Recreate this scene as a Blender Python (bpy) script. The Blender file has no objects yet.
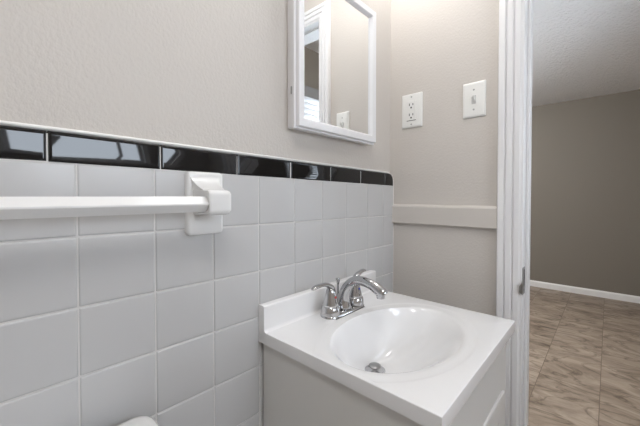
import bpy, bmesh, math, random
from mathutils import Vector, Matrix
C = bpy.context.scene.collection
S = bpy.context.scene
PI = math.pi
rng = random.Random(7)

# ------------------------------------------------------------ camera, world, exposure
cam_d = bpy.data.cameras.new('camera')
cam = bpy.data.objects.new('camera', cam_d)
C.objects.link(cam)
YAW, PITCH = 0.742896570, 0.0176578973
cam.location = (0, -0.5809, 1.155)
fwd = Vector((math.cos(YAW) * math.cos(PITCH), math.sin(YAW) * math.cos(PITCH), -math.sin(PITCH)))
cam.rotation_mode = 'QUATERNION'
cam.rotation_quaternion = fwd.to_track_quat('-Z', 'Y')
cam_d.sensor_width = 36.0
cam_d.lens = 36.0 * 314.764 / 640.0
cam_d.shift_y = -(213.0 - 201.742) / 640.0
cam_d.clip_start = 0.01
S.camera = cam

world = bpy.data.worlds.new('world')
S.world = world
world.use_nodes = True
world.node_tree.nodes['Background'].inputs[0].default_value = (0.75, 0.86, 1.0, 1)
world.node_tree.nodes['Background'].inputs[1].default_value = 1.0
S.view_settings.view_transform = 'Standard'
S.view_settings.look = 'None'
S.view_settings.gamma = 1.0
S.view_settings.use_curve_mapping = False
S.view_settings.exposure = 0.14
S.cycles.use_denoising = True
S.cycles.max_bounces = 10
S.cycles.diffuse_bounces = 6
S.cycles.glossy_bounces = 6
S.cycles.sample_clamp_indirect = 4.0
S.cycles.blur_glossy = 1.0

DOME = 22.0         # bathroom ceiling lamp
BULB = 21.0         # globes of the vanity light
ROOM_FILL = 95.0    # added unseen lamp that brightens the next room
PANE_BATH = 10.0    # daylight in the frosted bathroom window
PANE_ROOM = 10.0    # daylight in the window of the next room

# ------------------------------------------------------------ materials
def mat(name, col, rough=0.5, metal=0.0, spec=0.5, coat=0.0):
    m = bpy.data.materials.new(name)
    m.use_nodes = True
    b = m.node_tree.nodes['Principled BSDF']
    b.inputs['Base Color'].default_value = (*col, 1)
    b.inputs['Roughness'].default_value = rough
    b.inputs['Metallic'].default_value = metal
    b.inputs['Specular IOR Level'].default_value = spec
    if coat:
        b.inputs['Coat Weight'].default_value = coat
        b.inputs['Coat Roughness'].default_value = 0.03
    return m

def add_bump(m, scale, strength, dist=0.002, detail=3.0, stretch=(1, 1, 1)):
    nt = m.node_tree
    b = nt.nodes['Principled BSDF']
    tc = nt.nodes.new('ShaderNodeTexCoord')
    mp = nt.nodes.new('ShaderNodeMapping')
    mp.inputs['Scale'].default_value = stretch
    n = nt.nodes.new('ShaderNodeTexNoise')
    n.inputs['Scale'].default_value = scale
    n.inputs['Detail'].default_value = detail
    bp = nt.nodes.new('ShaderNodeBump')
    bp.inputs['Strength'].default_value = strength
    bp.inputs['Distance'].default_value = dist
    nt.links.new(tc.outputs['Object'], mp.inputs[0])
    nt.links.new(mp.outputs[0], n.inputs['Vector'])
    nt.links.new(n.outputs['Fac'], bp.inputs['Height'])
    nt.links.new(bp.outputs[0], b.inputs['Normal'])
    return m

def emit(name, col, strength):
    m = bpy.data.materials.new(name)
    m.use_nodes = True
    nt = m.node_tree
    nt.nodes.remove(nt.nodes['Principled BSDF'])
    e = nt.nodes.new('ShaderNodeEmission')
    e.inputs[0].default_value = (*col, 1)
    e.inputs[1].default_value = strength
    nt.links.new(e.outputs[0], nt.nodes['Material Output'].inputs[0])
    return m

M = {}
M['beige'] = add_bump(mat('beige_paint', (0.60, 0.565, 0.53), 0.55, spec=0.35), 200, 0.55, 0.0016, 3, (1, 1, 0.8))
M['rail'] = add_bump(mat('beige_rail_paint', (0.60, 0.565, 0.53), 0.4, spec=0.4), 60, 0.25, 0.001, 3, (1, 0.25, 1))
M['taupe'] = add_bump(mat('taupe_paint', (0.210, 0.190, 0.163), 0.6, spec=0.3), 90, 0.3, 0.001)
M['ceil'] = add_bump(mat('white_ceiling', (0.80, 0.79, 0.77), 0.9, spec=0.1), 60, 0.3, 0.002)
M['popcorn'] = add_bump(mat('textured_ceiling', (0.90, 0.91, 0.93), 0.95, spec=0.05), 55, 1.0, 0.02, 5)
M['tile'] = mat('white_glazed_tile', (0.555, 0.555, 0.56), 0.26, spec=0.3)
M['grout'] = add_bump(mat('grout', (0.66, 0.65, 0.64), 0.8, spec=0.2), 300, 0.3, 0.0005)
M['black'] = mat('black_glazed_tile', (0.003, 0.003, 0.004), 0.04, spec=0.5)
M['caulk'] = mat('white_caulk', (0.84, 0.83, 0.81), 0.4)
M['trim'] = mat('white_trim_paint', (0.83, 0.83, 0.84), 0.32, spec=0.5)
M['ceramic'] = mat('white_ceramic', (0.80, 0.80, 0.80), 0.12, spec=0.5)
M['bar'] = mat('white_plastic_bar', (0.80, 0.80, 0.80), 0.25)
M['marble'] = mat('white_cultured_marble', (0.85, 0.85, 0.86), 0.14, spec=0.5, coat=0.3)
M['cab'] = add_bump(mat('white_cabinet_paint', (0.70, 0.69, 0.67), 0.4), 80, 0.08, 0.0005)
M['chrome'] = mat('chrome', (0.54, 0.54, 0.55), 0.06, metal=1.0)
M['steel'] = mat('brushed_steel', (0.36, 0.36, 0.36), 0.28, metal=1.0)
M['dark'] = mat('dark_hole', (0.012, 0.012, 0.012), 0.6)
M['mirror'] = mat('mirror_glass', (0.90, 0.91, 0.91), 0.0, metal=1.0)
M['plate'] = mat('white_plastic_plate', (0.82, 0.82, 0.80), 0.3)
M['frame'] = mat('white_frame_paint', (0.82, 0.82, 0.84), 0.3)
M['screw'] = mat('painted_screw', (0.52, 0.52, 0.51), 0.4)
M['red'] = mat('red_mark', (0.5, 0.02, 0.02), 0.4)
M['blue'] = mat('blue_mark', (0.02, 0.05, 0.4), 0.4)
M['dome'] = emit('lamp_glow', (1.0, 0.985, 0.965), DOME)
M['room_fill'] = emit('room_fill_glow', (1.0, 0.985, 0.965), ROOM_FILL)
M['bulb'] = emit('bulb_glow', (1.0, 0.985, 0.965), BULB)
M['pane_bath'] = emit('daylit_frosted_pane', (0.80, 0.89, 1.0), PANE_BATH)
M['pane_room'] = emit('daylit_pane', (0.80, 0.90, 1.0), PANE_ROOM)
M['slat'] = mat('white_blind', (0.80, 0.82, 0.85), 0.45)
M['valance'] = mat('grey_valance', (0.20, 0.20, 0.205), 0.5)

def floor_material():
    m = mat('stone_look_floor', (0.3, 0.25, 0.2), 0.42, spec=0.4)
    nt = m.node_tree
    N, L = nt.nodes, nt.links
    b = N['Principled BSDF']
    tc = N.new('ShaderNodeTexCoord')
    # bricks run along x: 0.61 long, 0.305 wide
    mp = N.new('ShaderNodeMapping')
    mp.inputs['Location'].default_value = (0.5813, 0.2600, 0)
    L.new(tc.outputs['Object'], mp.inputs[0])
    br = N.new('ShaderNodeTexBrick')
    br.offset = 0.90
    br.inputs['Scale'].default_value = 1.0
    br.inputs['Brick Width'].default_value = 0.61
    br.inputs['Row Height'].default_value = 0.295
    br.inputs['Mortar Size'].default_value = 0.0018
    br.inputs['Mortar Smooth'].default_value = 0.1
    br.inputs['Bias'].default_value = 0.0
    br.inputs['Color1'].default_value = (0, 0, 0, 1)
    br.inputs['Color2'].default_value = (1, 1, 1, 1)
    br.inputs['Mortar'].default_value = (0.5, 0.5, 0.5, 1)
    L.new(mp.outputs[0], br.inputs['Vector'])
    # each tile gets its own patch of veining
    add = N.new('ShaderNodeVectorMath'); add.operation = 'MULTIPLY_ADD'
    add.inputs[1].default_value = (3.7, 9.1, 5.3)
    L.new(br.outputs['Color'], add.inputs[0]); L.new(tc.outputs['Object'], add.inputs[2])
    st = N.new('ShaderNodeMapping')
    st.inputs['Scale'].default_value = (1.0, 0.42, 1.0)
    st.inputs['Rotation'].default_value = (0, 0, 0.35)
    L.new(add.outputs[0], st.inputs[0])
    n1 = N.new('ShaderNodeTexNoise'); n1.inputs['Scale'].default_value = 7.5
    n1.inputs['Detail'].default_value = 9; n1.inputs['Roughness'].default_value = 0.68
    n1.inputs['Distortion'].default_value = 0.9
    L.new(st.outputs[0], n1.inputs['Vector'])
    cr = N.new('ShaderNodeValToRGB')
    e = cr.color_ramp.elements
    e[0].position = 0.30; e[0].color = (0.115, 0.085, 0.062, 1)
    e[1].position = 0.70; e[1].color = (0.50, 0.415, 0.34, 1)
    k = cr.color_ramp.elements.new(0.47); k.color = (0.305, 0.244, 0.192, 1)
    L.new(n1.outputs['Fac'], cr.inputs[0])
    # thin dark veins
    n2 = N.new('ShaderNodeTexNoise'); n2.inputs['Scale'].default_value = 5.0
    n2.inputs['Detail'].default_value = 7; n2.inputs['Distortion'].default_value = 1.6
    L.new(st.outputs[0], n2.inputs['Vector'])
    sb = N.new('ShaderNodeMath'); sb.operation = 'SUBTRACT'; sb.inputs[1].default_value = 0.5
    ab = N.new('ShaderNodeMath'); ab.operation = 'ABSOLUTE'
    L.new(n2.outputs['Fac'], sb.inputs[0]); L.new(sb.outputs[0], ab.inputs[0])
    vr = N.new('ShaderNodeValToRGB')
    vr.color_ramp.elements[0].position = 0.0; vr.color_ramp.elements[0].color = (0.45, 0.43, 0.41, 1)
    vr.color_ramp.elements[1].position = 0.032; vr.color_ramp.elements[1].color = (1, 1, 1, 1)
    L.new(ab.outputs[0], vr.inputs[0])
    mx = N.new('ShaderNodeMix'); mx.data_type = 'RGBA'; mx.blend_type = 'MULTIPLY'
    mx.inputs['Factor'].default_value = 0.8
    L.new(cr.outputs[0], mx.inputs['A']); L.new(vr.outputs[0], mx.inputs['B'])
    # joints
    mj = N.new('ShaderNodeMix'); mj.data_type = 'RGBA'
    mj.inputs['B'].default_value = (0.16, 0.12, 0.09, 1)
    L.new(br.outputs['Fac'], mj.inputs['Factor']); L.new(mx.outputs['Result'], mj.inputs['A'])
    L.new(mj.outputs['Result'], b.inputs['Base Color'])
    return m
M['floor'] = floor_material()

# ------------------------------------------------------------ mesh helpers
def obj(name, bm, m, parent=None, smooth=False, angle=None):
    bmesh.ops.recalc_face_normals(bm, faces=bm.faces[:])
    me = bpy.data.meshes.new(name)
    bm.to_mesh(me)
    bm.free()
    o = bpy.data.objects.new(name, me)
    C.objects.link(o)
    for mm in (m if isinstance(m, (list, tuple)) else [m]):
        me.materials.append(mm)
    if smooth or angle:
        me.polygons.foreach_set('use_smooth', [True] * len(me.polygons))
        if angle:
            me.set_sharp_from_angle(angle=math.radians(angle))
    if parent:
        o.parent = parent
        o.matrix_parent_inverse = Matrix.Translation(parent.location).inverted()
    return o

def thing(name, label, cat, loc=(0, 0, 0), group=None):
    o = bpy.data.objects.new(name, None)
    o.empty_display_size = 0.05
    C.objects.link(o)
    o.location = loc
    tag(o, label, cat, group)
    return o

def tag(o, label, cat, group=None):
    o['label'] = label
    o['category'] = cat
    if group:
        o['group'] = group
    return o

def struct(o):
    o['kind'] = 'structure'
    return o

def box(bm, x0, x1, y0, y1, z0, z1, bev=0.0, seg=2):
    r = bmesh.ops.create_cube(bm, size=1.0)
    vs = r['verts']
    for v in vs:
        v.co = Vector(((x0 + x1) / 2 + v.co.x * abs(x1 - x0), (y0 + y1) / 2 + v.co.y * abs(y1 - y0),
                       (z0 + z1) / 2 + v.co.z * abs(z1 - z0)))
    if bev:
        es = list({e for v in vs for e in v.link_edges})
        bmesh.ops.bevel(bm, geom=es, offset=bev, segments=seg, profile=0.5, affect='EDGES')

def B(*boxes, bev=0.0, seg=2):
    bm = bmesh.new()
    for b in boxes:
        box(bm, *b, bev=bev, seg=seg)
    return bm

def loft(bm, rings, cap0=True, cap1=True, closed=True):
    R = [[bm.verts.new(p) for p in r] for r in rings]
    n = len(R[0])
    for a, b in zip(R, R[1:]):
        for i in range(n if closed else n - 1):
            j = (i + 1) % n
            bm.faces.new((a[i], a[j], b[j], b[i]))
    if cap0:
        bm.faces.new(R[0][::-1])
    if cap1:
        bm.faces.new(R[-1])
    return R

def tube(bm, pts, radii, n=20, flat=1.0, up=Vector((0, 0, 1)), cap=True):
    pts = [Vector(p) for p in pts]
    if not isinstance(radii, (list, tuple)):
        radii = [radii] * len(pts)
    rings = []
    for i, p in enumerate(pts):
        t = (pts[min(i + 1, len(pts) - 1)] - pts[max(i - 1, 0)]).normalized()
        s = t.cross(up)
        if s.length < 1e-4:
            s = t.cross(Vector((0, 1, 0)))
        s.normalize()
        w = s.cross(t)
        r = radii[i]
        ra, rb = r if isinstance(r, tuple) else (r, r * flat)
        rings.append([p + s * ra * math.cos(2 * PI * k / n) + w * rb * math.sin(2 * PI * k / n) for k in range(n)])
    loft(bm, rings, cap, cap)

def lathe(bm, prof, cx, cy, n=32, axis='z', cz=0.0, sy=1.0):
    rings = []
    for r, h in prof:
        r = max(r, 1e-5)
        if axis == 'z':
            rings.append([Vector((cx + r * math.cos(2 * PI * k / n), cy + sy * r * math.sin(2 * PI * k / n), h)) for k in range(n)])
        elif axis == 'y':
            rings.append([Vector((cx + r * math.cos(2 * PI * k / n), h, cz + r * math.sin(2 * PI * k / n))) for k in range(n)])
        else:
            rings.append([Vector((h, cy + r * math.cos(2 * PI * k / n), cz + r * math.sin(2 * PI * k / n))) for k in range(n)])
    loft(bm, rings)

def catmull(P, n=8):
    P = [Vector(p) for p in P]
    out = []
    for i in range(len(P) - 1):
        p0 = P[max(i - 1, 0)]; p1 = P[i]; p2 = P[i + 1]; p3 = P[min(i + 2, len(P) - 1)]
        for k in range(n):
            t = k / n
            out.append(0.5 * ((2 * p1) + (p2 - p0) * t + (2 * p0 - 5 * p1 + 4 * p2 - p3) * t * t + (3 * p1 - p0 - 3 * p2 + p3) * t ** 3))
    out.append(P[-1])
    return out

def lerp_list(V, n=8):
    return [v.x for v in catmull([Vector((a, 0, 0)) for a in V], n)]

def rrect(w0, w1, h0, h1, rad, n=6):
    """rounded rectangle outline (2-D), rad = (bottom left, bottom right, top right, top left)"""
    if not isinstance(rad, (tuple, list)):
        rad = (rad,) * 4
    out = []
    for (cx, cy, sx, sy, a0, r) in ((w0, h0, 1, 1, PI, rad[0]), (w1, h0, -1, 1, 1.5 * PI, rad[1]),
                                    (w1, h1, -1, -1, 0, rad[2]), (w0, h1, 1, -1, 0.5 * PI, rad[3])):
        r = max(r, 1e-5)
        for k in range(n + 1):
            a = a0 + 0.5 * PI * k / n
            out.append((cx + sx * r + r * math.cos(a), cy + sy * r + r * math.sin(a)))
    return out

def prism_rr(bm, w0, w1, h0, h1, rad, steps, put, n=6):
    """lofted rounded-rect slab: steps = [(inset, depth), ...]; put(w, h, depth) -> Vector"""
    rings = []
    for ins, dep in steps:
        rr = [max(r - ins, 1e-5) for r in (rad if isinstance(rad, (tuple, list)) else (rad,) * 4)]
        rings.append([put(w, h, dep) for w, h in rrect(w0 + ins, w1 - ins, h0 + ins, h1 - ins, rr, n)])
    loft(bm, rings)

# ------------------------------------------------------------ layout numbers (metres)
XB = 1.036         # back wall of the bathroom (the one with the switch)
XT = 1.150         # its other face, in the next room
XR = -1.10         # wall behind the camera's left
YO = -1.50         # wall opposite the tiles
YP = 0.018         # painted wall above the tiles (tile face is y = 0)
XF = 4.818         # far wall of the next room
YS = -1.18        # side wall of the next room, with the window
YN = 2.0
H = 2.30
JY0, JY1, JZ = -0.404, -1.116, 1.930    # door opening between the jamb faces

# ------------------------------------------------------------ room shell
struct(obj('wall_left', B((XR - 0.1, XB, YP, YP + 0.1, 0, H)), M['beige']))
struct(obj('wall_back', B((XB, XB + 0.06, JY0 - 0.014 + 0.028, YP + 0.1, 0, H), (XB, XB + 0.06, YO - 0.1, JY1 - 0.014, 0, H),
                          (XB, XB + 0.06, JY1 - 0.014, JY0 + 0.014, JZ + 0.014, H)), M['beige']))
struct(obj('wall_near', B((XB + 0.06, XT, JY0 + 0.014, YN + 0.1, 0, H), (XB + 0.06, XT, YO - 0.1, JY1 - 0.014, 0, H),
                          (XB + 0.06, XT, JY1 - 0.014, JY0 + 0.014, JZ + 0.014, H)), M['taupe']))
struct(obj('wall_rear', B((XR - 0.1, XR, YO - 0.1, YP, 0, H)), M['beige']))
WX0, WX1, WZ0, WZ1 = 0.10, 0.72, 1.23, 1.66      # bathroom window
struct(obj('wall_front', B((XR, WX0, YO - 0.1, YO, 0, H), (WX1, XB, YO - 0.1, YO, 0, H),
                           (WX0, WX1, YO - 0.1, YO, 0, WZ0), (WX0, WX1, YO - 0.1, YO, WZ1, H)), M['beige']))
struct(obj('ceiling', B((XR - 0.1, XB + 0.06, YO - 0.1, YP + 0.1, H, H + 0.06)), M['ceil']))
struct(obj('ceiling', B((XB + 0.06, XF + 0.1, YO - 0.1, YN + 0.1, H, H + 0.06)), M['popcorn']))
struct(obj('floor', B((XR - 0.1, XF + 0.1, YO - 0.1, YN + 0.1, -0.06, 0)), M['floor']))
struct(obj('wall_far', B((XF, XF + 0.1, YS - 0.1, YN + 0.1, 0, H)), M['taupe']))
struct(obj('wall_end', B((XT, XF, YN, YN + 0.1, 0, H)), M['taupe']))
RX0, RX1, RZ0, RZ1 = 1.68, 2.50, 0.85, 1.90      # window of the next room
struct(obj('wall_side', B((XT, RX0, YS - 0.1, YS, 0, H), (RX1, XF, YS - 0.1, YS, 0, H),
                          (RX0, RX1, YS - 0.1, YS, 0, RZ0), (RX0, RX1, YS - 0.1, YS, RZ1, H)), M['taupe']))

# baseboard of the far wall: profile swept along y
def baseboard(name, y0, y1):
    bm = bmesh.new()
    prof = [(0, 0), (-0.014, 0), (-0.014, 0.056), (-0.011, 0.064), (-0.006, 0.070), (-0.004, 0.074), (0, 0.074)]
    loft(bm, [[Vector((XF + a, y, b)) for a, b in prof] for y in (y0, y1)])
    struct(obj(name, bm, M['trim']))
baseboard('baseboard_far', YS, YN)

# windows
def window(name, x0, x1, z0, z1, yw, pane, mull):
    bm = bmesh.new()
    w = 0.05
    for a in ((x0 - w, x0, yw, yw + 0.016, z0 - w, z1 + w), (x1, x1 + w, yw, yw + 0.016, z0 - w, z1 + w),
              (x0, x1, yw, yw + 0.016, z1, z1 + w), (x0 - w - 0.02, x1 + w + 0.02, yw, yw + 0.035, z0 - 0.025, z0)):
        box(bm, *a, bev=0.003)
    root = struct(obj(name, bm, M['trim']))
    bm = bmesh.new()
    for a in ((x0, x0 + 0.03), (x1 - 0.03, x1)):
        box(bm, a[0], a[1], yw - 0.07, yw - 0.03, z0, z1, bev=0.003)
    for a in ((z0, z0 + 0.03), (z1 - 0.03, z1)):
        box(bm, x0 + 0.03, x1 - 0.03, yw - 0.07, yw - 0.03, a[0], a[1], bev=0.003)
    if mull:
        box(bm, mull - 0.014, mull + 0.014, yw - 0.07, yw - 0.03, z0 + 0.03, z1 - 0.03, bev=0.003)
    obj('sash', bm, M['trim'], root)
    obj('pane', B((x0 + 0.02, x1 - 0.02, yw - 0.056, yw - 0.05, z0 + 0.02, z1 - 0.02)), M[pane], root)
window('window_1', WX0, WX1, WZ0, WZ1, YO, 'pane_bath', 0.535)
window('window_2', RX0, RX1, RZ0, RZ1, YS, 'pane_room', None)

# ------------------------------------------------------------ door frame: casing, jamb, stop
def door_frame():
    bm = bmesh.new()
    w = 0.0575
    prof = [(w, 0), (w, 0.0150), (w - 0.003, 0.0185), (w - 0.0165, 0.0185), (w - 0.0185, 0.0125), (w - 0.0205, 0.0125), (w - 0.0225, 0.0180),
            (w - 0.0350, 0.0165), (w - 0.0375, 0.0100), (w - 0.0395, 0.0100), (w - 0.0420, 0.0150), (0.004, 0.0130), (0.0, 0.009), (0, 0)]
    ya, yb, zt = JY0 + 0.005, JY1 - 0.005, JZ + 0.005
    st = [lambda t: (ya + t, 0.0), lambda t: (ya + t, zt + t), lambda t: (yb - t, zt + t), lambda t: (yb - t, 0.0)]
    loft(bm, [[Vector((XB - h, *f(t))) for t, h in prof] for f in st])
    root = struct(obj('door_1', bm, M['trim'], angle=35))
    obj('jamb', B((XB - 0.008, XT + 0.002, JY0, JY0 + 0.014, 0, JZ + 0.014), (XB - 0.008, XT + 0.002, JY1 - 0.014, JY1, 0, JZ + 0.014),
                  (XB - 0.008, XT + 0.002, JY1, JY0, JZ, JZ + 0.014), bev=0.0012, seg=1), M['trim'], root)
    xs0, xs1 = 1.066, 1.100
    obj('door_stop', B((xs0, xs1, JY0 - 0.008, JY0, 0, JZ), (xs0, xs1, JY1, JY1 + 0.008, 0, JZ),
                       (xs0, xs1, JY1 + 0.008, JY0 - 0.008, JZ - 0.008, JZ), bev=0.002), M['trim'], root)
    bm = bmesh.new()
    loft(bm, [[Vector((XT + h, *f(t))) for t, h in prof] for f in st])
    obj('casing', bm, M['trim'], root, angle=35)
door_frame()

# chair rail across the back wall
bm = bmesh.new()
prof = [(0, 1.0595), (-0.0135, 1.0595), (-0.015, 1.061), (-0.015, 1.1175), (-0.0135, 1.1210), (-0.0100, 1.1238), (0, 1.1262)]
loft(bm, [[Vector((XB + a, y, z)) for a, z in prof] for y in (0.0165, JY0 + 0.0627)])
struct(obj('trim_4', bm, M['rail']))

# ------------------------------------------------------------ wall tiles
TS, TX0, TZ0 = 0.108, 0.10106, 1.203
XE = 1.0300
def sag(bm):
    # the old tile courses run slightly downhill towards the corner
    for v in bm.verts:
        v.co.z -= 0.0105 * min(max((v.co.x - 0.1) / 0.9, 0), 1.1) * v.co.z / 1.2
    return bm

def tiles():
    bm = bmesh.new()
    cols = [0.1000, 0.2085, 0.3183, 0.4296, 0.5382, 0.6423, 0.7479, 0.8615, 0.9580, XE]
    while cols[0] > XR:
        cols.insert(0, max(cols[0] - TS, XR))
    rows = [1.2036, 1.0946, 0.9886, 0.8840, 0.7725]
    while rows[-1] > 0:
        rows.append(max(rows[-1] - TS, 0.0))
    for xa, xb in zip(cols, cols[1:]):
        for zb, za in zip(rows, rows[1:]):
            if zb - za < 0.01 or xb - xa < 0.01:
                continue
            tx, tz, ty = rng.uniform(-.0055, .0055), rng.uniform(-.0055, .0055), rng.uniform(-.0003, .0003)
            g = 0.0009
            cx, cz = (xa + xb) / 2, (za + zb) / 2
            put = lambda w, h, d: Vector((w, d + ty + (w - cx) * tx + (h - cz) * tz, h))
            prism_rr(bm, xa + g, xb - g, za + g, zb - g, 0.0012,
                     [(0, 0.0100), (0, 0.0024), (0.0006, 0.0010), (0.0016, 0.0002), (0.003, 0.0)], put, n=2)
    t = struct(obj('trim_1', sag(bm), M['tile'], angle=50))
    obj('grout', sag(B((XR, 0.1, 0.0017, YP, 0, 1.2435), (0.1, XE - 0.006, 0.0017, YP, 0, 1.2435))), M['grout'], t)
tiles()

def black_border():
    bm = bmesh.new()
    xs = [0.0677, 0.2190, 0.3739, 0.5263, 0.6786, 0.8250, 0.9704, XE]
    x = 0.0677
    while x > XR:
        x -= 0.1515
        xs.insert(0, max(x, XR))
    z0, z1 = 1.203, 1.2478
    for a, b in zip(xs, xs[1:]):
        last = b == XE
        g = 0.0003
        tx, tz = rng.uniform(-.010, .010), rng.uniform(-.006, .006)
        if 0.5 < a < 0.6:
            tx, tz = -0.006, 0.0
        cx, cz = (a + b) / 2, (z0 + z1) / 2
        put = lambda w, h, d: Vector((w, d + (w - cx) * tx + (h - cz) * tz, h))
        # face ring insets: small on sides and bottom, wide roll on the top edge
        rings = []
        for ins, top, dep in ((0, 0, 0.0175), (0, 0, 0.0120), (0.0001, 0.0001, 0.0040), (0.0006, 0.0008, 0.0014),
                              (0.0022, 0.0028, 0.0003), (0.0045, 0.0060, 0.0)):
            rad = (0.001, 0.001, (0.026 if last else 0.0012), 0.0012)
            rad = tuple(max(r - ins, 0.0004) for r in rad)
            rings.append([put(w, h, dep) for w, h in rrect(a + g + ins, b - g - (top if last else ins), z0 + g + ins, z1 - top, rad, 5)])
        loft(bm, rings)
    struct(obj('trim_2', sag(bm), M['black'], angle=60))
black_border()

# caulk bead along the top of the border and down the corner
bm = bmesh.new()
P = [(XR, 0.0160, 1.2525), (0.10, 0.0160, 1.2525), (0.50, 0.0160, 1.2525), (XE - 0.026, 0.0160, 1.2525)]
for k in range(1, 9):
    a = PI / 2 - PI / 2 * k / 8
    P.append((XE - 0.026 + 0.0285 * math.cos(a), 0.0160 - 0.0110 * k / 8, 1.224 + 0.0285 * math.sin(a)))
P += [(XE + 0.0025, 0.005, 1.1), (XE + 0.0025, 0.005, 0.0)]
tube(bm, P, 0.0034, n=10, up=Vector((0, 1, 0)))
struct(obj('trim_3', sag(bm), M['caulk'], smooth=True))

# ------------------------------------------------------------ medicine cabinet
def medicine_cabinet():
    x0, x1, z0, z1 = 0.5240, 0.8770, 1.3215, 1.7480
    yb, yf = YP, -0.0260
    t = thing('medicine_cabinet', 'white framed mirrored medicine cabinet on the beige wall above the black tile border', 'cabinet',
              ((x0 + x1) / 2, YP, z0))
    obj('body', B((x0 + 0.007, x1 - 0.007, -0.0055, yb, z0 + 0.004, z1 - 0.004), bev=0.0015), M['frame'], t)
    # door frame: profile swept round the rectangle (t = distance in from the outer edge, y)
    fw = 0.0300
    prof = [(0.0, -0.0070), (0.0, -0.0130), (0.0012, -0.0145), (0.0048, -0.0145), (0.0056, -0.0155), (0.0056, yf + 0.0015), (0.0070, yf), (fw - 0.0065, yf), (fw - 0.0055, yf + 0.0010),
            (fw, yf + 0.0105), (fw, -0.0070)]
    cs = [lambda a: (x0 + a, z0 + a), lambda a: (x1 - a, z0 + a), lambda a: (x1 - a, z1 - a), lambda a: (x0 + a, z1 - a)]
    bm = bmesh.new()
    rings = [[Vector((f(a)[0], y, f(a)[1])) for a, y in prof] for f in cs]
    R = [[bm.verts.new(p) for p in r] for r in rings]
    n = len(prof)
    for i in range(4):
        A, Bq = R[i], R[(i + 1) % 4]
        for k in range(n):
            m = (k + 1) % n
            bm.faces.new((A[k], A[m], Bq[m], Bq[k]))
    door = obj('door', bm, M['frame'], t)
    m = obj('mirror', B((x0 + fw - 0.004, x1 - fw + 0.004, yf + 0.0095, yf + 0.0125, z0 + fw - 0.004, z1 - fw + 0.004)), M['mirror'], door)
    m['label'] = 'mirror glass'
    for zc in (1.414, 1.656):
        bm = bmesh.new()
        lathe(bm, [(0, zc - 0.009), (0.0020, zc - 0.009), (0.0020, zc + 0.009), (0, zc + 0.009)], x0 - 0.0010, -0.0058, n=12)
        h = obj('hinge', bm, M['steel'], t, angle=40)
        h['label'] = 'small metal hinge'
medicine_cabinet()

# ------------------------------------------------------------ towel bar
def towel_bar():
    t = thing('towel_bar', 'white towel bar with ceramic posts across the white tiles', 'towel bar', (-0.02, 0, 1.14))
    yc, zc, hd = -0.0570, 1.1410, 0.0135
    xl, xr = -0.335, 0.2750
    bm = bmesh.new()
    e = 0.0012
    ring = lambda x: [Vector((x, yc + a, zc + b)) for a, b in ((-hd, -e), (-hd, e), (-e, hd), (e, hd), (hd, e), (hd, -e), (e, -hd), (-e, -hd))]
    loft(bm, [ring(xl), ring(xr)])
    obj('bar', bm, M['bar'], t)
    def post(xa, sgn):
        # plate
        bm = bmesh.new()
        px0, px1 = (xa - 0.010, xa + 0.064) if sgn > 0 else (xa - 0.064, xa + 0.010)
        prism_rr(bm, px0, px1, 1.0810, 1.2015, 0.008,
                 [(0, 0.0), (0, -0.0065), (0.0012, -0.0095), (0.0035, -0.0115), (0.0065, -0.0122)],
                 lambda w, h, d: Vector((w, d, h)), n=5)
        f = obj('post', bm, M['ceramic'], t, angle=50)
        # box end with its diamond socket, lofted along x
        N = 48
        zt, zb, yf, yk = 1.1665, 1.1215, -0.0760, -0.0090
        def rr(ins, x):
            pts = rrect(yf + ins, yk, zb + ins, zt - ins, (max(0.010 - ins, .002), .002, .002, max(0.010 - ins, .002)), 11)
            return [Vector((x, a, b)) for a, b in pts]
        base = rr(0, 0)
        def dia(x, h):
            out = []
            for p in base:
                dy, dz = p.y - yc, p.z - zc
                k = h / (abs(dy) + abs(dz))
                out.append(Vector((x, yc + dy * k, zc + dz * k)))
            return out
        X = lambda q: xa + sgn * q
        bm = bmesh.new()
        loft(bm, [dia(X(0.012), 0.0165), dia(X(0.001), 0.0178), rr(0.0018, X(0)), rr(0.0006, X(0.0014)), rr(0, X(0.004)),
                  rr(0, X(0.036)), rr(0.0012, X(0.0405)), rr(0.004, X(0.044)), rr(0.008, X(0.0452))])
        obj('socket', bm, M['ceramic'], f, angle=50)
        # concave web sweeping from the plate top down to the box end
        bm = bmesh.new()
        rings = []
        for k in range(15):
            q = k / 14
            y = -0.0110 - 0.050 * (1 - q) ** 2.2
            z = 1.1625 + 0.0355 * q
            a = X(0.001) - sgn * 0.0085 * q ** 1.5
            b = X(0.0445) + sgn * 0.0180 * q ** 2.0
            rings.append([Vector((a, y, z)), Vector((b, y, z)), Vector((b, -0.004, z)), Vector((a, -0.004, z))])
        loft(bm, rings)
        obj('bracket', bm, M['ceramic'], f, angle=40)
    post(0.2705, 1)
    post(-0.337, -1)
towel_bar()

# ------------------------------------------------------------ wall plates on the back wall
def cover(bm, y0, y1, z0, z1, hole=None):
    prism_rr(bm, y0, y1, z0, z1, 0.0025,
             [(0, 0), (0, 0.0022), (0.0014, 0.0040), (0.0036, 0.0054), (0.0070, 0.0060)], lambda w, h, d: Vector((XB - d, w, h)), n=4)

def screw(parent, y, z, x):
    bm = bmesh.new()
    lathe(bm, [(0, x), (0.0031, x), (0.0031, x - 0.0004), (0.0022, x - 0.0010), (0, x - 0.0012)], 0, y, n=16, axis='x', cz=z)
    o = obj('screw', bm, M['screw'], parent, angle=40)
    box_bm = B((x - 0.00135, x - 0.0009, y - 0.0020, y + 0.0020, z - 0.0004, z + 0.0004))
    obj('screw_slot', box_bm, M['dark'], o)

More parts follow.
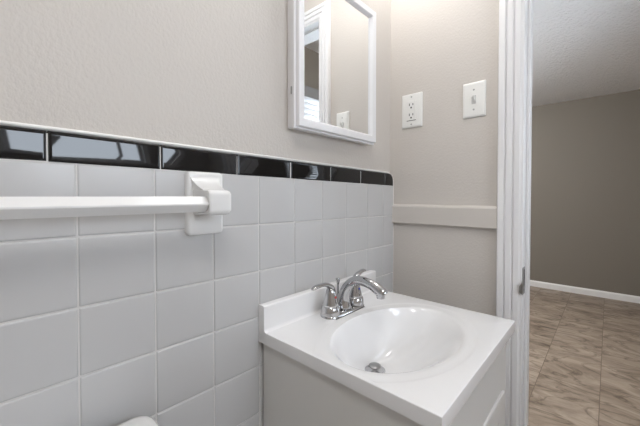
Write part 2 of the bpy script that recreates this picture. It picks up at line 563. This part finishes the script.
def outlet():
    y1, y0, z0, z1 = -0.0306, -0.1064, 1.3948, 1.5130
    yc, zc = (y0 + y1) / 2, (z0 + z1) / 2
    t = thing('wall_outlet', 'white duplex outlet with slots on beige wall, nearer the mirror', 'outlet', (XB, yc, z0))
    bm = bmesh.new(); cover(bm, y0, y1, z0, z1)
    obj('cover_plate', bm, M['plate'], t, angle=40)
    xf = XB - 0.006
    obj('receptacle', B((xf - 0.0022, xf, yc - 0.0165, yc + 0.0165, zc - 0.0335, zc + 0.0335), bev=0.0009), M['plate'], t)
    xr = xf - 0.0022
    bm = bmesh.new()
    for s in (1, -1):
        zz = zc + s * 0.0175 + 0.003
        box(bm, xr - 0.0002, xr + 0.0008, yc + 0.0052, yc + 0.0078, zz - 0.0040, zz + 0.0046)
        box(bm, xr - 0.0002, xr + 0.0008, yc - 0.0078, yc - 0.0052, zz - 0.0034, zz + 0.0040)
        lathe(bm, [(0, xr + 0.0008), (0.0030, xr + 0.0008), (0.0030, xr - 0.0002), (0, xr - 0.0002)], 0, yc, n=14, axis='x', cz=zz - 0.0105)
    obj('slots', bm, M['dark'], t)
    obj('dark_line', B((xf - 0.0010, xf + 0.0005, yc - 0.0172, yc + 0.0172, zc - 0.0352, zc - 0.0335)), M['dark'], t)  # thin dark strip along the receptacle's lower edge
    screw(t, yc, zc + 0.0475, xf)
    screw(t, yc, zc - 0.0475, xf)
outlet()

def light_switch():
    y1, y0, z0, z1 = -0.2397, -0.3058, 1.3968, 1.5039
    yc, zc = (y0 + y1) / 2, (z0 + z1) / 2
    t = thing('light_switch', 'white toggle light switch on beige wall beside the door casing', 'light switch', (XB, yc, z0))
    bm = bmesh.new(); cover(bm, y0, y1, z0, z1)
    obj('cover_plate', bm, M['plate'], t, angle=40)
    xf = XB - 0.006
    obj('toggle_slot_shade', B((xf - 0.0004, xf + 0.0005, yc - 0.0062, yc + 0.0062, zc - 0.0135, zc + 0.0120)), M['screw'], t)  # slot round the toggle, its grey painted in for the toggle's shadow
    bm = bmesh.new()
    loft(bm, [[Vector((xf + 0.001, yc + a * 0.0044, zc + b * 0.0095)) for a, b in ((-1, -1), (1, -1), (1, 1), (-1, 1))],
              [Vector((xf - 0.0030, yc + a * 0.0042, zc + 0.0015 + b * 0.0075)) for a, b in ((-1, -1), (1, -1), (1, 1), (-1, 1))],
              [Vector((xf - 0.0130, yc + a * 0.0034, zc + 0.0085 + b * 0.0034)) for a, b in ((-1, -1), (1, -1), (1, 1), (-1, 1))]])
    obj('toggle', bm, M['plate'], t)
    screw(t, yc, zc + 0.0300, xf)
    screw(t, yc, zc - 0.0300, xf)
light_switch()

# ------------------------------------------------------------ strike plate on the jamb
def strike():
    y = JY0
    t = thing('strike_plate', 'worn metal strike plate on the white door jamb', 'strike plate', (1.045, y, 0.87))
    bm = bmesh.new()
    x0, x1, z0, z1 = 1.0300, 1.0610, 0.878, 0.953
    hx0, hx1, hz0, hz1 = 1.0445, 1.0565, 0.900, 0.947
    for a in ((x0, hx0, z0, z1), (hx1, x1, z0, z1), (hx0, hx1, z0, hz0), (hx0, hx1, hz1, z1)):
        box(bm, a[0], a[1], y - 0.0016, y, a[2], a[3])
    obj('plate', bm, M['steel'], t)
    obj('latch_hole', B((hx0, hx1, y - 0.0007, y - 0.0001, hz0, hz1)), M['dark'], t)
    # curled lip over the jamb edge
    bm = bmesh.new()
    prisms = [(1.0305, -0.0016, 0.880, 0.922), (1.0265, -0.0018, 0.880, 0.920), (1.0210, -0.0010, 0.882, 0.914), (1.0175, 0.0010, 0.885, 0.908), (1.0160, 0.0030, 0.888, 0.904)]
    loft(bm, [[Vector((a, y + b, c)), Vector((a, y + b, e)), Vector((a, y + b + 0.0013, e)), Vector((a, y + b + 0.0013, c))] for a, b, c, e in prisms])
    obj('lip', bm, M['steel'], t, angle=40)
    for z in (0.889,):
        bm = bmesh.new()
        lathe(bm, [(0, y - 0.0015), (0.0045, y - 0.0015), (0.0038, y - 0.0030), (0, y - 0.0036)], 1.047, 0, n=14, axis='y', cz=z)
        obj('screw', bm, M['steel'], t, angle=40)
strike()

# ------------------------------------------------------------ vanity
VX0, VX1, VYF, VZ = 0.4270, 0.8820, -0.4160, 0.8520
def vanity_cabinet():
    t = thing('vanity_cabinet', 'white bathroom vanity cabinet under the white sink top, against the tiles', 'vanity cabinet', ((VX0 + VX1) / 2, -0.2, 0))
    x0, x1, yf, yb, zt = VX0 + 0.008, VX1 - 0.004, VYF + 0.018, -0.0090, VZ - 0.0255
    w = 0.014
    bm = bmesh.new()
    for a in ((x0, x0 + w, yf + w, yb, 0.09, zt), (x1 - w, x1, yf + w, yb, 0.09, zt), (x0 + w, x1 - w, yb - 0.006, yb, 0.09, zt),
              (x0 + w, x1 - w, yf + w, yb - 0.006, 0.09, 0.104), (x0, x1, yf, yf + w, 0.09, zt)):
        box(bm, *a)
    box(bm, x0 + 0.002, x1 - 0.002, yf + 0.05, yb, 0.0, 0.0905)
    obj('body', bm, M['cab'], t)
    # scribe strip between cabinet side and tiles
    obj('filler_strip', B((x0 + 0.005, x0 + 0.012, -0.0090, -0.0005, 0.0, zt)), M['cab'], t)
    # two raised-panel doors under the rail
    xm = (x0 + x1) / 2
    for a, b, hx in ((x0 + 0.032, xm - 0.0015, xm - 0.022), (xm + 0.0015, x1 - 0.032, xm + 0.022)):
        bm = bmesh.new()
        z0, z1 = 0.115, 0.690
        prism_rr(bm, a, b, z0, z1, 0.002,
                 [(0, 0.0), (0, -0.0030), (0.0020, -0.0045), (0.048, -0.0045), (0.054, -0.0010), (0.060, -0.0010), (0.082, -0.0040), (0.09, -0.0040)],
                 lambda w, h, d: Vector((w, yf + d, h)), n=3)
        dr = obj('door', bm, M['cab'], t, angle=25)
        bm = bmesh.new()
        lathe(bm, [(0, yf - 0.0045), (0.006, yf - 0.0045), (0.005, yf - 0.0145), (0.013, yf - 0.0205), (0.014, yf - 0.0255), (0.009, yf - 0.0295), (0, yf - 0.0305)],
              hx, 0, n=20, axis='y', cz=0.62)
        obj('knob', bm, M['chrome'], dr, angle=40)
vanity_cabinet()

BCX, BCY, BA, BB = 0.632, -0.240, 0.185, 0.127
DX, DY, DZ = 0.6530, -0.1640, 0.7300
def sink_top():
    t = thing('sink_top', 'white cultured marble sink top with oval basin and backsplash', 'sink', ((VX0 + VX1) / 2, -0.2, VZ - 0.03))
    yk = -0.0010
    # angles: even spread plus the four corners of the slab
    x0, x1, y0, y1 = VX0 + 0.003, VX1 - 0.003, VYF + 0.003, yk
    cor = [math.atan2(y - BCY, x - BCX) for x, y in ((x0, y0), (x1, y0), (x1, y1), (x0, y1))]
    NA = 160
    ang = sorted([2 * PI * k / NA - PI + 1e-4 for k in range(NA)] + cor)
    def rect_hit(a):
        c, s = math.cos(a), math.sin(a)
        k = min([(((x1 if c > 0 else x0) - BCX) / c) if abs(c) > 1e-9 else 1e9, (((y1 if s > 0 else y0) - BCY) / s) if abs(s) > 1e-9 else 1e9])
        return Vector((BCX + c * k, BCY + s * k, VZ))
    def ell(a, A, Bv):
        c, s = math.cos(a), math.sin(a)
        k = 1 / math.sqrt((c / A) ** 2 + (s / Bv) ** 2)
        return Vector((BCX + c * k, BCY + s * k, VZ))
    rings = []
    def grow(d, z):
        out = []
        for a in ang:
            p = rect_hit(a).copy()
            if p.x <= x0 + 1e-6: p.x -= d
            if p.x >= x1 - 1e-6: p.x += d
            if p.y <= y0 + 1e-6: p.y -= d
            p.z = z
            out.append(p)
        return out
    rings.append(grow(-0.004, VZ - 0.0255))
    rings.append(grow(0.0028, VZ - 0.0255))
    rings.append(grow(0.0030, VZ - 0.0240))
    for k in range(7):
        a = k / 6 * PI / 2
        rings.append(grow(0.0014 + 0.0016 * math.cos(a), VZ - 0.0016 + 0.0016 * math.sin(a)))
    # shallow outer dish line, then the basin
    for sc, dz in ((1.20, 0.0), (1.185, -0.0001), (1.165, -0.0007), (1.14, -0.0010), (1.10, -0.0012), (1.06, -0.0014)):
        rings.append([Vector((min(max(ell(a, BA * sc, BB * sc).x, x0 + .004), x1 - .004), ell(a, BA * sc, BB * sc).y, VZ + dz)) for a in ang])
    D = VZ - 0.0016 - DZ
    NS = 34
    dr = 0.0235
    for k in range(NS + 1):
        s = k / NS
        # depth profile: softly rolled rim, bowl wall, flat bottom
        q = s ** 1.32
        f = 1 - (1 - q) ** 2.3
        row = []
        for a in ang:
            e = ell(a, BA, BB)
            c = Vector((DX + dr * math.cos(a), DY + dr * math.sin(a), 0))
            g = s
            row.append(Vector((e.x + (c.x - e.x) * g, e.y + (c.y - e.y) * g, VZ - 0.0016 - D * f)))
        rings.append(row)
    for r_, z_ in ((0.0195, DZ - 0.002), (0.019, DZ - 0.03)):
        rings.append([Vector((DX + r_ * math.cos(a), DY + r_ * math.sin(a), z_)) for a in ang])
    bm = bmesh.new()
    loft(bm, rings, cap0=False, cap1=True)
    # bowl underside is inside the cabinet and unseen; the slab's underside is left to the ring above
    obj('countertop', bm, M['marble'], t, angle=45)
    # backsplash with a cove at its foot
    bm = bmesh.new()
    zt = 0.9105
    yf = -0.0205
    prof = [(yk, VZ - 0.0255), (yk, zt - 0.001), (yk - 0.001, zt)]
    prof += [(yf + 0.004 - 0.004 * math.sin(q), zt - 0.004 + 0.004 * math.cos(q)) for q in [PI / 2 * k / 5 for k in range(6)]]
    prof += [(yf - 0.007 + 0.007 * math.cos(q), VZ + 0.007 - 0.007 * math.sin(q)) for q in [PI / 2 * k / 6 for k in range(7)]]
    prof += [(yf - 0.007, VZ - 0.0015), (yf, VZ - 0.0255)]
    loft(bm, [[Vector((x, y + (0.0008 if abs(x - VX0) < 1e-6 or abs(x - VX1) < 1e-6 else 0), z)) for y, z in prof] for x in (VX0, VX0 + 0.0015, VX1 - 0.0015, VX1)])
    obj('backsplash', bm, M['marble'], t, angle=40)
    # drain
    bm = bmesh.new()
    lathe(bm, [(0.0180, DZ - 0.014), (0.0180, DZ - 0.004), (0.0195, DZ - 0.0005), (0.0225, DZ + 0.0010), (0.0250, DZ + 0.0006), (0.0252, DZ - 0.001)], DX, DY, n=40)
    d = obj('drain_flange', bm, M['chrome'], t, angle=50)
    bm = bmesh.new()
    lathe(bm, [(0, DZ - 0.006), (0.0182, DZ - 0.006), (0.0182, DZ - 0.002), (0, DZ - 0.002)], DX, DY, n=32)
    obj('drain_hole', bm, M['dark'], d)
    bm = bmesh.new()
    lathe(bm, [(0, DZ - 0.002), (0.0060, DZ - 0.002), (0.0060, DZ + 0.0060), (0.0135, DZ + 0.0075), (0.0150, DZ + 0.0095), (0.0146, DZ + 0.0115), (0.011, DZ + 0.0136), (0.006, DZ + 0.0146), (0, DZ + 0.0148)], DX, DY, n=32)
    obj('stopper', bm, M['steel'], d, angle=50)
sink_top()

# ------------------------------------------------------------ faucet
FX, FY, FZ = 0.6530, -0.0650, VZ
def faucet():
    t = thing('faucet', 'chrome two handle faucet with arched spout behind the sink basin', 'faucet', (FX, FY, FZ))
    bm = bmesh.new()
    prism_rr(bm, FX - 0.0770, FX + 0.0770, FY - 0.0265, FY + 0.0265, 0.0262,
             [(0.0005, 0.0), (0.0005, 0.0012), (0, 0.0016), (0.0005, 0.0042), (0.0025, 0.0062), (0.006, 0.0074), (0.014, 0.0080)],
             lambda w, h, d: Vector((w, h, FZ + d)), n=12)
    obj('base_plate', bm, M['chrome'], t, angle=50)
    obj('gasket', B((FX - 0.060, FX + 0.060, FY - 0.0270, FY + 0.0270, FZ - 0.0002, FZ + 0.0016)), M['dark'], t)
    # handles: bell body, collar, swept lever
    for s in (-1, 1):
        hx = FX + s * 0.0508
        bm = bmesh.new()
        lathe(bm, [(0.0252, FZ + 0.005), (0.0248, FZ + 0.012), (0.0232, FZ + 0.0240), (0.0212, FZ + 0.0265), (0.0198, FZ + 0.0275), (0.0200, FZ + 0.0295),
                   (0.0200, FZ + 0.0310), (0.0176, FZ + 0.0400), (0.0150, FZ + 0.0520), (0.0128, FZ + 0.0620), (0.0105, FZ + 0.0690), (0.0070, FZ + 0.0735), (0.0, FZ + 0.0750)], hx, FY, n=36)
        h = obj('handle', bm, M['chrome'], t, angle=50)
        bm = bmesh.new()
        ln, sw = (1.34, -0.014) if s < 0 else (0.96, 0.006)      # the two levers are not turned alike
        path = catmull([(hx - s * 0.0125, FY, FZ + 0.0400), (hx - s * 0.0085, FY, FZ + 0.0560), (hx - s * 0.0010, FY, FZ + 0.0720), (hx + s * 0.0150 * ln, FY + sw * 0.2, FZ + 0.0835),
                        (hx + s * 0.0330 * ln, FY + sw * 0.5, FZ + 0.0880), (hx + s * 0.0500 * ln, FY + sw * 0.85, FZ + 0.0895), (hx + s * 0.0600 * ln, FY + sw, FZ + 0.0870)], 8)
        ra = lerp_list([0.0050, 0.0080, 0.0092, 0.0082, 0.0074, 0.0078, 0.0050], 8)
        rb = lerp_list([0.0035, 0.0060, 0.0068, 0.0056, 0.0045, 0.0042, 0.0028], 8)
        tube(bm, path, [(a, b) for a, b in zip(ra, rb)], n=20, up=Vector((0, 0, 1)))
        obj('lever', bm, M['chrome'], h, smooth=True)
        bm = bmesh.new()
        lathe(bm, [(0, FY - 0.0175), (0.0026, FY - 0.0172), (0.0024, FY - 0.0120), (0, FY - 0.0120)], hx, 0, n=14, axis='y', cz=FZ + 0.050)
        i = obj('index_dot', bm, M['red'] if s < 0 else M['blue'], h)
        i['label'] = 'red hot mark' if s < 0 else 'blue cold mark'
    # spout
    bm = bmesh.new()
    path = catmull([(FX, FY, FZ + 0.010), (FX, FY - 0.001, FZ + 0.034), (FX, FY - 0.010, FZ + 0.060), (FX, FY - 0.028, FZ + 0.080), (FX, FY - 0.052, FZ + 0.0885),
                    (FX, FY - 0.078, FZ + 0.0870), (FX, FY - 0.100, FZ + 0.0800), (FX, FY - 0.118, FZ + 0.0705), (FX, FY - 0.1240, FZ + 0.0650)], 8)
    ra = lerp_list([0.0215, 0.0170, 0.0138, 0.0124, 0.0118, 0.0120, 0.0130, 0.0135, 0.0110], 8)
    rb = lerp_list([0.0215, 0.0160, 0.0122, 0.0104, 0.0096, 0.0098, 0.0108, 0.0116, 0.0095], 8)
    tube(bm, path, [(a, b) for a, b in zip(ra, rb)], n=28, up=Vector((1, 0, 0)))
    sp = obj('spout', bm, M['chrome'], t, smooth=True)
    bm = bmesh.new()
    ax, ay, az = FX, FY - 0.1145, FZ + 0.0060
    lathe(bm, [(0.0, az + 0.0660), (0.0108, az + 0.0660), (0.0108, az + 0.0570), (0.0100, az + 0.0560), (0.0100, az + 0.0520), (0.0086, az + 0.0512), (0.0080, az + 0.0535), (0, az + 0.0535)], ax, ay, n=28)
    obj('aerator', bm, M['chrome'], sp, angle=40)
    # pop-up lift rod
    bm = bmesh.new()
    lathe(bm, [(0.0035, FZ + 0.012), (0.0025, FZ + 0.016), (0.0025, FZ + 0.066), (0.0040, FZ + 0.069), (0.0058, FZ + 0.077), (0.0062, FZ + 0.0805), (0.0052, FZ + 0.0830), (0, FZ + 0.0840)], FX, FY + 0.0185, n=18)
    obj('lift_rod', bm, M['chrome'], t, angle=50)
faucet()

# ------------------------------------------------------------ toilet (only the corner of its tank lid shows)
def toilet():
    cx, xe = -0.065, 0.1880
    hw = xe - cx
    t = thing('toilet', 'white ceramic toilet, its tank lid corner showing below the towel bar', 'toilet', (cx, -0.3, 0))
    put = lambda w, h, d: Vector((w, h, d))
    bm = bmesh.new()
    prism_rr(bm, cx - hw, xe, -0.225, -0.022, (0.06, 0.06, 0.028, 0.028), [(0.004, 0.7735), (0.001, 0.7760), (0, 0.7800), (0, 0.7925), (0.0015, 0.7985), (0.006, 0.8025), (0.014, 0.8040)], put, n=8)
    obj('tank_lid', bm, M['ceramic'], t, angle=50)
    bm = bmesh.new()
    prism_rr(bm, cx - hw + 0.012, xe - 0.012, -0.212, -0.028, (0.055, 0.055, 0.02, 0.02), [(0.035, 0.395), (0.028, 0.42), (0.008, 0.60), (0.0, 0.7735)], put, n=8)
    tk = obj('tank', bm, M['ceramic'], t, angle=50)
    bm = bmesh.new()
    lathe(bm, [(0, -0.212), (0.014, -0.213), (0.014, -0.220), (0.010, -0.226), (0, -0.226)], cx - hw + 0.07, 0, n=20, axis='y', cz=0.70)
    tube(bm, [(cx - hw + 0.07, -0.228, 0.70), (cx - hw + 0.11, -0.234, 0.697), (cx - hw + 0.15, -0.236, 0.690)], [0.006, 0.0055, 0.007], n=14)
    obj('flush_lever', bm, M['chrome'], tk, angle=50)
    # bowl and pedestal
    bm = bmesh.new()
    prof = [(0.62, 0.0, 0.0), (0.62, 0.03, 0.0), (0.54, 0.10, 0.02), (0.56, 0.20, 0.0), (0.80, 0.30, 0.0), (0.97, 0.36, 0.0), (1.0, 0.395, 0.0), (0.97, 0.402, 0)]
    rings = []
    for sc, z, sh in prof:
        rings.append([Vector((cx + 0.185 * sc * math.cos(2 * PI * k / 48), -0.44 + sh + 0.245 * sc * math.sin(2 * PI * k / 48) + (0.03 if z < 0.25 else 0), z)) for k in range(48)])
    loft(bm, rings)
    box(bm, cx - 0.14, cx + 0.14, -0.27, -0.03, 0.24, 0.394, bev=0.02)
    obj('bowl', bm, M['ceramic'], t, angle=50)
    bm = bmesh.new()
    rings = []
    for sc, z in ((0.98, 0.403), (1.02, 0.406), (1.02, 0.420), (0.99, 0.426), (0.99, 0.4275), (1.01, 0.430), (1.0, 0.440), (0.9, 0.447), (0.01, 0.450)):
        rings.append([Vector((cx + 0.188 * sc * math.cos(2 * PI * k / 48), -0.455 + 0.235 * sc * math.sin(2 * PI * k / 48), z)) for k in range(48)])
    loft(bm, rings)
    obj('seat_lid', bm, M['bar'], t, angle=50)
toilet()

# ------------------------------------------------------------ lamps, an added one for the next room, and that room's blind
def ceiling_lamp(x, y, r, glow, label, depth=0.075):
    t = thing('ceiling_light', label, 'ceiling light', (x, y, H))
    bm = bmesh.new()
    lathe(bm, [(0, H), (r + 0.012, H), (r + 0.012, H - 0.022), (r + 0.004, H - 0.028), (r - 0.004, H - 0.028), (r - 0.004, H - 0.01), (0, H - 0.01)], x, y, n=48)
    obj('canopy', bm, M['frame'], t, angle=40)
    bm = bmesh.new()
    lathe(bm, [(r - 0.005, H - 0.020)] + [((r - 0.004) * math.cos(a), H - 0.028 - depth * math.sin(a)) for a in [PI / 2 * k / 10 for k in range(11)]], x, y, n=48)
    obj('glass_dome', bm, M[glow], t, smooth=True)
ceiling_lamp(-0.12, -0.85, 0.17, 'dome', 'white flush dome ceiling light above the bathroom floor')
ceiling_lamp(2.60, 1.10, 0.20, 'room_fill', 'added unseen deep dome ceiling light that brightens the next room', 0.28)  # added out of view; dome deepened to throw light on the ceiling

def vanity_light():
    cx, z = 0.70, 2.04
    t = thing('vanity_light', 'chrome vanity light with three round globes above the medicine cabinet', 'wall light', (cx, YP, z))
    obj('backplate', B((cx - 0.24, cx + 0.24, YP - 0.025, YP, z - 0.045, z + 0.045), bev=0.006), M['chrome'], t, angle=40)
    for dx in (-0.17, 0.0, 0.17):
        bm = bmesh.new()
        lathe(bm, [(0.03, YP - 0.025), (0.028, YP - 0.045), (0.016, YP - 0.055), (0.016, YP - 0.095), (0, YP - 0.095)], cx + dx, 0, n=24, axis='y', cz=z)
        k = obj('socket', bm, M['chrome'], t, angle=40)
        bm = bmesh.new()
        lathe(bm, [(0.052 * math.sin(a), YP - 0.138 + 0.052 * math.cos(a)) for a in [PI * q / 16 for q in range(17)]], cx + dx, 0, n=28, axis='y', cz=z)
        obj('globe', bm, M['bulb'], k, smooth=True)
vanity_light()

def blind():
    t = thing('window_blind', 'white window blind with grey valance, seen in the mirror through the doorway', 'blind', ((RX0 + RX1) / 2, YS + 0.02, RZ0))
    a, b = RX0 - 0.06, RX1 + 0.06
    obj('valance', B((a, b, YS + 0.018, YS + 0.075, 1.895, 1.972), bev=0.004), M['valance'], t)
    bm = bmesh.new()
    z = 1.880
    while z > RZ0 + 0.02:
        ring = [(-0.022, -0.012), (0.022, 0.010), (0.022, 0.013), (-0.022, -0.009)]
        loft(bm, [[Vector((x, YS + 0.046 + p, z + q)) for p, q in ring] for x in (a + 0.01, b - 0.01)])
        z -= 0.040
    obj('slats', bm, M['slat'], t)
    obj('bottom_rail', B((a + 0.01, b - 0.01, YS + 0.022, YS + 0.068, RZ0 - 0.02, RZ0), bev=0.003), M['slat'], t)
    bm = bmesh.new()
    bm.free()
    for x in (a + 0.15, b - 0.15):
        bm = bmesh.new()
        tube(bm, [(x, YS + 0.046, 1.90), (x, YS + 0.046, RZ0 - 0.01)], 0.0012, n=6)
        obj('ladder_cord', bm, M['slat'], t)
blind()
